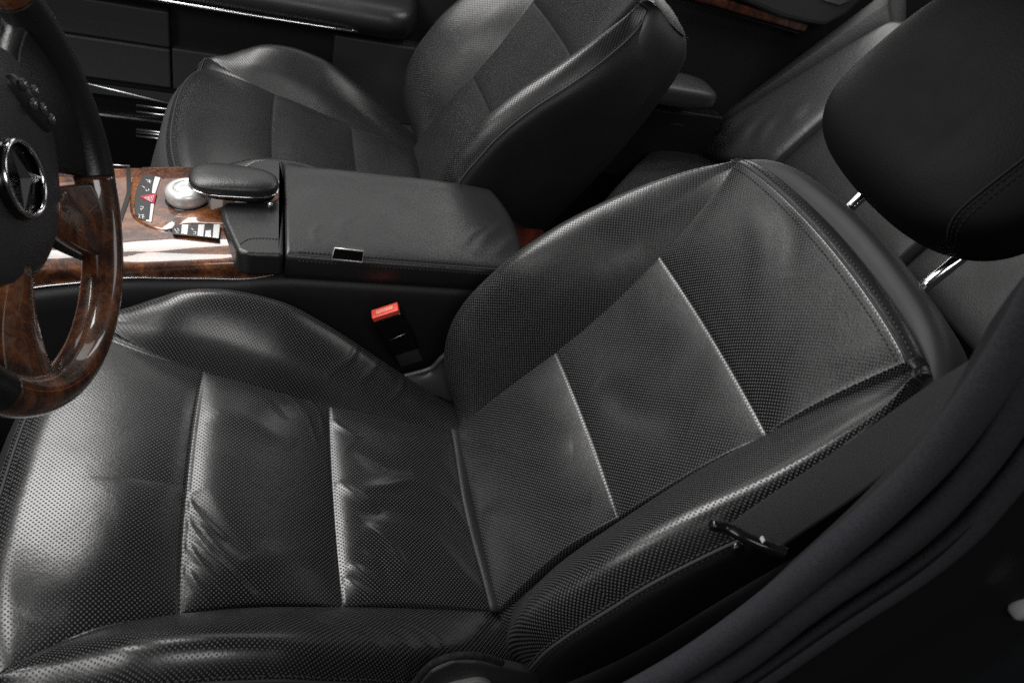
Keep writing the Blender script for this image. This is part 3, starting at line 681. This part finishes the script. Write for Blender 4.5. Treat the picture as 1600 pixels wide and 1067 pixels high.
# three key pairs
kp = plate('key_row', [(272, 353), (344, 352), (342, 374), (270, 367), (268, 360)], PK, con)
for a in (([(284, 353), (295, 353), (293, 368), (283, 367)]), ([(310, 353), (320, 353), (318, 371), (308, 370)]), ([(334, 352.5), (344, 352.5), (342, 374), (332, 373)])):
    plate('silver_key', a, SV, kp, .0024)
plate('silver_key', [(321, 362), (330, 361), (330, 372), (320, 371)], SV, kp, .0019)
icon([[(273, 358), (275, 361), (280, 361)], [(277, 357), (280, 360)], [(275, 363), (280, 364)]], WH, kp)
icon([[(299, 357), (303, 360)], [(302, 363), (306, 362), (306, 366), (302, 366)]], WH, kp)
# rotary dial
dc = onplane((294, 302), (-.24, 0, .178 + .012), WNn); dc[2] = zt(dc[0]) + .002
dn = np.array([-.134, 0, 1.]); dn /= np.linalg.norm(dn)
pf = cr([(.0245, .0), (.0265, .005), (.0268, .012), (.0262, .016), (.0235, .0195), (.019, .0208), (.0165, .0206)], 36)
pf2 = cr([(.0165, .0206), (.0145, .0190), (.012, .0185), (.0001, .0205)], 24)
dial = cmesh(MB().add(latheVF(dc, dn, [tuple(p) for p in pf] + [tuple(p) for p in pf2[1:]], 72)), 'rotary_dial', SV)
cmesh(MB().add(latheVF(dc - dn * .001, dn, [(.0285, 0), (.0285, .0015), (.027, .002), (.02, .002)], 60)), 'dial_base', PB, dial)
# padded hand rest on its chrome hinge
hc = (onplane((303, 275), (0, 0, .206), (0, 0, 1)) + onplane((428, 290), (0, 0, .206), (0, 0, 1))) / 2
def hs(x, y, z): return x, y * (1 - .12 * x), z * (1 + .1 * x)
ho = cmesh(MB().add(superVF(hc, (1, 0, 0), (0, 1, 0), (0, 0, 1), .0555, .0315, .0125, .75, .68, 40, 72, hs)), 'hand_rest', LS)
Pq = [hc + np.array([.055 * np.sign(math.cos(t)) * abs(math.cos(t)) ** .68, .0312 * np.sign(math.sin(t)) * abs(math.sin(t)) ** .68 * (1 - .12 * np.sign(math.cos(t)) * abs(math.cos(t)) ** .68), -.0052]) for t in np.linspace(0, 2 * np.pi, 90, endpoint=False)]
cmesh(MB().add(tubeVF(np.array(Pq), .0012, 8, closed=True)), 'bright_trim', CH, ho)
cmesh(MB().add(superVF(hc + np.array([.002, 0, -.010]), (1, 0, 0), (0, 1, 0), (0, 0, 1), .050, .027, .008, .5, .6, 20, 48)), 'underside', PB, ho)
cmesh(MB().add(tubeVF([hc + np.array([.046, -.026, -.013]), hc + np.array([.046, -.033, -.013])], .0035, 14)), 'hinge_pin', AL, ho)
# dark wood tail behind the lid
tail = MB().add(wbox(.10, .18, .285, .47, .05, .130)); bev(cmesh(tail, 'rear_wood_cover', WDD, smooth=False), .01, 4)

# ------------------------------------------------------------------ belt buckle
bk = thing('seat_belt_buckle', 'black belt buckle with red release button standing beside the near seat', 'belt buckle', (-.05, .236, .018))
BO = (-.05, .236, .018)
d = np.array([.058, .004, -.104]); d /= np.linalg.norm(d); wv = np.array([.87, -.04, .49]); wv -= d * (wv @ d); wv /= np.linalg.norm(wv); tv = np.cross(d, wv)
top = np.array([-.1085, .238, .1235])
bev(MB().add(boxVF(top + d * .040, wv, tv, d, .040, .019, .074)).build('buckle_body', PB, bk, False, BO), .003, 3)
bev(MB().add(boxVF(top + d * .002, wv, tv, d, .037, .0165, .010)).build('release_button', RD, bk, False, BO), .0015, 3)
bev(MB().add(boxVF(top - d * .0033, wv, tv, d, .024, .007, .0016)).build('button_inlay', RDL, bk, False, BO), .0006, 2)
bev(MB().add(boxVF(top + d * .0795, wv, tv, d, .033, .014, .05)).build('stalk', simple('stalk_plastic', (.03, .03, .03), .35, bump=.4, bscale=90), bk, False, BO), .002, 2)
MB().add(tubeVF([top + d * .044 + wv * -.012 - tv * .0098 * (1 if tv[1] > 0 else -1), top + d * .040 + wv * .013 - tv * .0098 * (1 if tv[1] > 0 else -1)], .0007, 6)).build('seam_line', AL, bk, True, BO)
# curved plastic guard at its foot
gd = thing('seat_hinge_cover', 'curved black plastic hinge cover at the foot of the belt buckle', 'hinge cover', (.02, .22, .0))
GO = (.02, .22, 0)
g0 = [aty(p, .215) for p in ((632, 588), (655, 582), (675, 575), (690, 560), (705, 548))]
MB().add(tubeVF(cr(g0, 30), .004, 10)).build('cover_rim', PS, gd, True, GO)
g1 = [aty(p, .20) for p in ((640, 600), (670, 612), (700, 622), (730, 632))]
Vg = []; A = cr(g0, 30); Bq = cr(g1, 30)
for k in range(12):
    for i in range(30): Vg.append(A[i] * (1 - k / 11) + Bq[i] * (k / 11) + np.array([0, 0, .008 * math.sin(math.pi * k / 11)]) + np.array([0, 0, -.002]))
fixn(mesh('cover_shell', Vg, gridfaces(12, 30), PS, gd, off=GO))

# ------------------------------------------------------------------ shoulder belt over the near bolster
belt = thing('seat_belt', 'black ribbed shoulder belt running through a guide on the near seat edge', 'seat belt', (.1, -.28, .35))
LO = (.1, -.28, .35)
e1 = [aty(p, y) for p, y in (((1126, 830), -.266), ((1165, 800), -.266), ((1250, 743), -.266), ((1350, 676), -.268), ((1440, 612), -.27), ((1530, 556), -.275), ((1600, 512), -.28), ((1700, 450), -.29))]
e2 = [aty(p, y) for p, y in (((1205, 868), -.296), ((1240, 842), -.296), ((1330, 782), -.298), ((1430, 706), -.300), ((1520, 636), -.302), ((1600, 578), -.305), ((1680, 520), -.31), ((1790, 440), -.32))]
A = cr(e1, 120); Bq = cr(e2, 120); Vb = []; Ub = []
for i in range(120):
    for k in range(16):
        t = k / 15; Vb.append(A[i] * (1 - t) + Bq[i] * t + np.array([0, .001, .002]) * math.sin(math.pi * t)); Ub.append((i * .004, t * .045))
Vb = np.array(Vb); so = mesh('strap', Vb, gridfaces(120, 16), BT, belt, Ub, off=LO); sm = so.modifiers.new('s', 'SOLIDIFY'); sm.thickness = .0012
ga = [aty(p, y) for p, y in (((1112, 820), -.268), ((1135, 824), -.270), ((1160, 838), -.280), ((1200, 855), -.292), ((1230, 864), -.300))]
gb = [aty(p, y) for p, y in (((1230, 868), -.300), ((1200, 872), -.296), ((1160, 856), -.282), ((1130, 842), -.270), ((1110, 828), -.266))]
MB().add(tubeVF(cr(ga, 40), .0042, 14)).build('belt_guide', PB, belt, True, LO)
q = aty((1188, 847), -.291); MB().add(boxVF(q + np.array([0, 0, .0035]), (1, 0, 0), (0, 1, 0), (0, 0, 1), .0012, .004, .003)).build('guide_mark', SV, belt, False, LO)
q = aty((1152, 855), -.272); MB().add(latheVF(q, (0, -1, .3), [(.0055, 0), (.0055, .003), (.0035, .004), (.002, .0035), (.0001, .0035)], 24)).build('guide_screw', PB, belt, True, LO)

# ------------------------------------------------------------------ door opening at lower right: seal and dark jamb
seal = thing('door_seal', 'ribbed grey rubber door seal curving across the lower right corner', 'door seal', (.05, -.34, .35))
SO = (.05, -.34, .35)
ribs = [([(900, 1130), (1010, 1072), (1094, 1022), (1195, 950), (1300, 864), (1388, 788), (1466, 708), (1532, 622), (1600, 520), (1700, 340)], -.336, .0098, .012),
        ([(960, 1160), (1060, 1092), (1160, 1030), (1274, 940), (1388, 860), (1466, 794), (1532, 720), (1586, 640), (1650, 530), (1760, 340)], -.344, .0086, .012),
        ([(1030, 1180), (1120, 1105), (1200, 1050), (1318, 968), (1436, 890), (1510, 828), (1563, 768), (1612, 705), (1690, 590), (1800, 400)], -.352, .0085, .009)]
for pl, y, ra, rb in ribs:
    P = cr([aty(p, y) for p in pl], 120); MB().add(tubeVF(P, np.array([[rb, ra]] * 120), 20, flat=(0, 1, 0))).build('seal_rib', RB, seal, True, SO)
jamb = thing('door_jamb', 'glossy black body pillar and sill outside the rubber door seal', 'door jamb', (.1, -.4, .2))
JO = (.1, -.4, .2)
P = cr([aty(p, -.356) for p in ribs[2][0]], 80); prof = [(0, 0, 0), (.012, -.004, -.012), (.03, -.012, -.03), (.06, -.012, -.06), (.09, -.03, -.085), (.15, -.03, -.15), (.3, -.03, -.28), (.5, -.03, -.4)]
prof = cr(prof, 40); Vj = [p + q for q in prof for p in P]
fixn(mesh('pillar_panel', Vj, gridfaces(40, 80), simple('jamb_paint', (.004, .004, .0045), .42, spec=.3), jamb, off=JO))
P2 = cr([aty(p, -.325) for p in [(880, 1150), (1000, 1068), (1080, 1015), (1180, 940), (1240, 885), (1344, 790), (1430, 702), (1500, 628), (1560, 540), (1640, 400)]], 80)
prof = cr([(0, 0, 0), (.01, .01, -.01), (.03, .02, -.06), (.06, .02, -.15), (.1, .02, -.4)], 20)
fixn(mesh('inner_trim', [p + q for q in prof for p in P2], gridfaces(20, 80), PL, jamb, off=JO))
q = aty((1345, 970), -.3655)
striker = MB().add(superVF(aty((1608, 945), -.38), (.3, 0, 1), (0, 1, 0), (1, 0, -.3), .012, .006, .006, .5, .5, 16, 24)).build('door_striker', simple('worn_zinc', (.16, .16, .16), .45))
tag(striker, 'small bright metal door striker at the right edge of the black jamb', 'striker')
# seat height lever under the near bolster
lever = thing('seat_lever', 'pale grey lever on the grey plinth under the near seat cushion', 'seat lever', (-.1, -.26, 0))
VO = (-.1, -.26, 0)
pz = [aty(p, -.235) for p in ((639, 1105), (652, 1077), (674, 1051), (709, 1035), (744, 1035), (784, 1043), (844, 1055), (844, 1115))]
bev(MB().add(prismVF(pz, (0, .01, 0))).build('mounting_plate', simple('grey_plinth', (.022, .022, .023), .5, rvar=.1, vscale=60), lever, False, VO), .002, 2)
pz = cr([aty(p, -.238) for p in ((624, 1105), (639, 1081), (656, 1057), (676, 1037), (709, 1025), (749, 1025), (784, 1035))], 60)
MB().add(tubeVF(pz, .0035, 14)).build('fabric_edge', CP, lever, True, VO)
pz = cr([aty(p, -.240) for p in ((674, 1100), (689, 1081), (706, 1073), (744, 1065), (759, 1066), (769, 1073), (764, 1083), (749, 1100))], 50)
bev(MB().add(prismVF(pz, (0, .006, 0))).build('lever_blade', simple('lever_grey', (.2, .2, .2), .4), lever, False, VO), .0015, 3)

# ------------------------------------------------------------------ passenger door beyond
dr = thing('front_door', 'black panelled passenger door with slim chrome strip beyond the far front seat', 'car door', (-.3, 1.15, 0)); DO = (-.3, 1.15, 0)
def dm(mb, name, mat, smooth=False, b=.004):
    o = mb.build(name, mat, dr, smooth, DO); return bev(o, b, 3) if b else o
dm(MB().add(wbox(-1.2, .22, 1.15, 1.2, -.05, .40)), 'door_skin', PL)
DP = simple('door_panel_grey', (.030, .030, .031), .55, bump=.3, bscale=700)
dm(MB().add(wbox(-.80, -.452, 1.12, 1.152, .064, .137)), 'pocket_panel', DP)
dm(MB().add(wbox(-.80, -.452, 1.118, 1.152, -.022, .061)), 'pocket_panel', DP)
dm(MB().add(wbox(-.449, -.16, 1.122, 1.152, -.025, .064)), 'lower_panel', DP)
dm(MB().add(wbox(-.13, .20, 1.11, 1.152, -.03, .150)), 'rear_pocket', DP)
# armrest ledge
xs = np.linspace(-.8, .03, 40); pr = cr([(1.14, .165), (1.10, .168), (1.065, .178), (1.045, .195), (1.04, .215), (1.05, .235), (1.08, .246), (1.15, .25)], 30)
V = [(x, y + .05 * max(0, (x + .02) / .05) ** 2, z) for x in xs for y, z in pr]; F = gridfaces(40, 30); F.append(tuple(range(39 * 30, 40 * 30)))
arm = fixn(mesh('armrest', V, F, LS, dr, off=DO))
MB().add(tubeVF(cr([(-.8, 1.042, .185), (-.3, 1.042, .187), (-.12, 1.045, .188), (-.09, 1.050, .188)], 40), .0035, 10)).build('chrome_strip', CH, arm, True, DO)
# sill and its tread strips
sill = thing('door_sill', 'black door sill with bright tread strips beyond the far seat', 'door sill', (-.4, 1.06, -.12)); SI = (-.4, 1.06, -.12)
bev(MB().add(wbox(-1.1, .2, 1.045, 1.14, -.2, -.062)).build('sill_body', PB, sill, False, SI), .008, 3)
l0 = aty((122, 128), 1.10); l1 = aty((285, 167), 1.10)
MB().add(tubeVF([l0 + (l0 - l1) * .5, l1 + (l1 - l0) * .6], .003, 10)).build('sill_strip', AL, sill, True, SI)
for (p, q_) in (((213, 165), (300, 182)), ((213, 175), (300, 193)), ((213, 203), (300, 217)), ((213, 207), (300, 222)), ((213, 213), (300, 227))):
    P0, P1 = aty(p, 1.044), aty(q_, 1.044); P1[2] = P0[2]
    MB().add(tubeVF([P0, P1], .0022, 8)).build('tread_strip', AL, sill, True, SI)
# far pillar
pil = thing('body_pillar', 'dark trimmed centre pillar between the far doors', 'pillar', (.3, 1.1, 0))
bev(MB().add(prismVF([(.10, 1.06, -.2), (.42, 1.06, -.2), (.50, 1.08, .8), (.20, 1.08, .8)], (0, .12, 0))).build('pillar_trim', PL, pil, False, (.3, 1.1, 0)), .02, 4)

# ------------------------------------------------------------------ rear door
rd = thing('rear_door', 'black rear door with a strip of burl wood and a grey pull handle', 'car door', (.8, 1.15, 0)); RO = (.8, 1.15, 0)
def rm(mb, name, mat, parent=rd, smooth=False, b=.004):
    o = mb.build(name, mat, parent, smooth, RO); return bev(o, b, 3) if b else o
rm(MB().add(wbox(.45, 1.35, 1.16, 1.2, -.3, .50)), 'door_skin', PL)
a0, a1 = aty((1050, -16), 1.1), aty((1262, 46), 1.1)
dd = (a1 - a0) / np.linalg.norm(a1 - a0); nd = np.cross(dd, (0, 1, 0)); nd *= np.sign(nd[2])
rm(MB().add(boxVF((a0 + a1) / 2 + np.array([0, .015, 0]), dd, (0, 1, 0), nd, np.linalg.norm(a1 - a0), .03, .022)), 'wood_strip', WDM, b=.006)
rm(MB().add(boxVF((a0 + a1) / 2 + np.array([0, .02, 0]) - nd * .015, dd, (0, 1, 0), nd, np.linalg.norm(a1 - a0) + .01, .03, .006)), 'bright_strip', PB, b=.002)
hp = [aty(p, 1.09) for p in ((1105, -30), (1150, 0), (1220, 30), (1262, 40), (1290, 44), (1322, 28), (1345, 5), (1365, -30))]
rm(MB().add(prismVF(hp, (0, .06, 0))), 'pull_handle', PS, b=.014)
hp = [aty(p, 1.085) for p in ((1270, -20), (1285, 2), (1312, 10), (1330, 3), (1345, -20))]
rm(MB().add(prismVF(hp, (0, .01, 0))), 'handle_plate', AL, b=.003)
# rear door armrest end
q0 = aty((1040, 130), 1.06); q1 = aty((1112, 155), 1.06)
rm(MB().add(superVF((q0 + q1) / 2 + np.array([-.12, .03, -.012]), (1, 0, 0), (0, 1, 0), (0, 0, 1), .20, .055, .03, .5, .35, 24, 40)), 'armrest', PS, smooth=True, b=0)
for p, q_ in (((1020, 172), (1090, 182)), ((1045, 193), (1070, 197))):
    rm(MB().add(tubeVF([aty(p, 1.12), aty(q_, 1.12)], .0012, 6)), 'seam_line', PS, smooth=True, b=0)
rm(MB().add(wbox(.50, .86, 1.12, 1.17, -.1, .10)), 'pocket', PL)

# ------------------------------------------------------------------ rear bench
rs = thing('rear_seat', 'rear bench in creased black leather glimpsed behind the front seats', 'rear seat', (.8, .6, -.2)); RSO = (.8, .6, -.2)
nr = np.array([-math.cos(.45), 0, math.sin(.45)]); ar = np.array([math.sin(.45), 0, math.cos(.45)]); R0 = np.array([.86, 0, 0.])
def onr(px, o=0): return onplane(px, R0 + nr * o, nr)
def quadpillow(c4, n, puff, edge=.02, nu=60, nv=60, depth=.05, wr=()):
    """c4: corners going round; a padded panel with rounded rim and real thickness"""
    c4 = [np.asarray(c, float) for c in c4]; V = []
    n = np.asarray(n, float)
    for i in range(nu):
        u = i / (nu - 1)
        for j in range(nv):
            v = j / (nv - 1); p = (c4[0]*(1-u) + c4[1]*u)*(1-v) + (c4[3]*(1-u) + c4[2]*u)*v
            d1 = min(u, 1-u) * np.linalg.norm(c4[1]-c4[0]); d2 = min(v, 1-v) * np.linalg.norm(c4[3]-c4[0])
            f = (1 - math.exp(-d1 / edge)) * (1 - math.exp(-d2 / edge))
            h = puff * f - (depth if (i in (0, nu-1) or j in (0, nv-1)) else 0)
            for (a, b, wd, am) in wr:
                a_ = np.array(a); b_ = np.array(b); t = np.clip(((np.array([u, v]) - a_) @ (b_ - a_)) / ((b_ - a_) @ (b_ - a_)), 0, 1); q = np.linalg.norm(np.array([u, v]) - a_ - t * (b_ - a_)); h += am * math.exp(-(q / wd) ** 2) * math.sin(math.pi * (.1 + .8 * t))
            V.append(p + n * h)
    return V, gridfaces(nu, nv)
def rq(name, c4, n, puff, mat, **k): return fixn(mesh(name, *quadpillow(c4, n, puff, **k), mat, rs, off=RSO))
# side bolster strip, outboard panel, centre panel, near panel
B1 = [onr(p, .02) for p in ((1085, 214), (1122, 203), (1345, 72), (1440, -40))]
rq('side_bolster', [onr((1100, 200), .015), onr((1126, 205), .0), onr((1400, 30), .0), onr((1400, -25), .03)], nr, .018, LB, edge=.02)
rq('backrest', [onr((1050, 240)), onr((1208, 262)), onr((1460, 40)), onr((1400, 30))], nr, .016, LR, edge=.018,
   wr=[((.35, .30), (.55, .12), .05, .006), ((.5, .32), (.7, .15), .04, .005), ((.2, .16), (.4, .1), .04, .006), ((.6, .42), (.8, .3), .05, .004), ((.2, .3), (.35, .2), .04, -.004)])
rq('center_panel', [onr((1212, 262), .0), onr((1400, 420), .0), onr((1640, 210), .0), onr((1462, 40), .0)], nr, .012, LB, edge=.015)
rq('near_panel', [onr((1404, 424)), onr((1600, 640)), onr((1900, 420)), onr((1644, 212))], nr, .014, LB, edge=.02)
# cushion
zc = -.04
rq('cushion', [atz((920, 330), -.06), atz((1400, 600), -.10), atz((1300, 330), -.02), atz((1030, 215), -.02)], (0, 0, 1), .02, LR, edge=.03, depth=.15,
   wr=[((.1, .2), (.25, .7), .03, .006), ((.12, .7), (.4, .5), .03, .006), ((.02, .5), (.2, .75), .02, -.006)])
s0 = [atz(p, .002) for p in ((1018, 268), (1060, 238), (1112, 206))]
# dark latch at the belt's lower end
bl2 = tag(MB().add(superVF(onr((1116, 200), .03), ar, (0, 1, 0), nr, .012, .02, .008, .6, .6, 14, 24)).build('belt_anchor', PB), 'small black belt anchor at the foot of the rear backrest', 'belt anchor')

# ------------------------------------------------------------------ floor and the car's dark inside
def struct(name, mb, mat): o = mb.build(name, mat, None, False); return tag(o, kind='structure')
struct('floor', MB().add(wbox(-1.4, 1.6, -.42, 1.3, -.36, -.30)), CP)
fm = thing('floor_mat', 'dark carpet floor mat with a grey edging loop in the far footwell', 'floor mat', (-.7, .75, -.29)); FO = (-.7, .75, -.29)
bev(MB().add(wbox(-1.1, -.56, .56, 1.02, -.30, -.288)).build('mat_pile', CP, fm, False, FO), .004, 2)
lp = [atz(p, -.21) for p in ((140, 222), (170, 218), (195, 222), (205, 232), (200, 245), (185, 262))]
ft = thing('foot_rest', 'dark footwell trim with a grey rounded loop and oval fastener', 'footwell trim', (-.6, 1.1, -.22))
FTO = (-.6, 1.1, -.22)
MB().add(tubeVF(cr(lp, 50), .006, 12)).build('loop_edge', PS, ft, True, FTO)
MB().add(superVF(atz((183, 241), -.213), (1, 0, 0), (0, 1, 0), (0, 0, 1), .018, .014, .004, 1, 1, 12, 30)).build('fastener', PS, ft, True, FTO)
bev(MB().add(wbox(-.95, -.48, .9, 1.044, -.30, -.218)).build('trim_block', CP, ft, False, FTO), .01, 3)
struct('rear_wall', MB().add(wbox(1.5, 1.55, -.42, 1.3, -.36, .9)), PL)
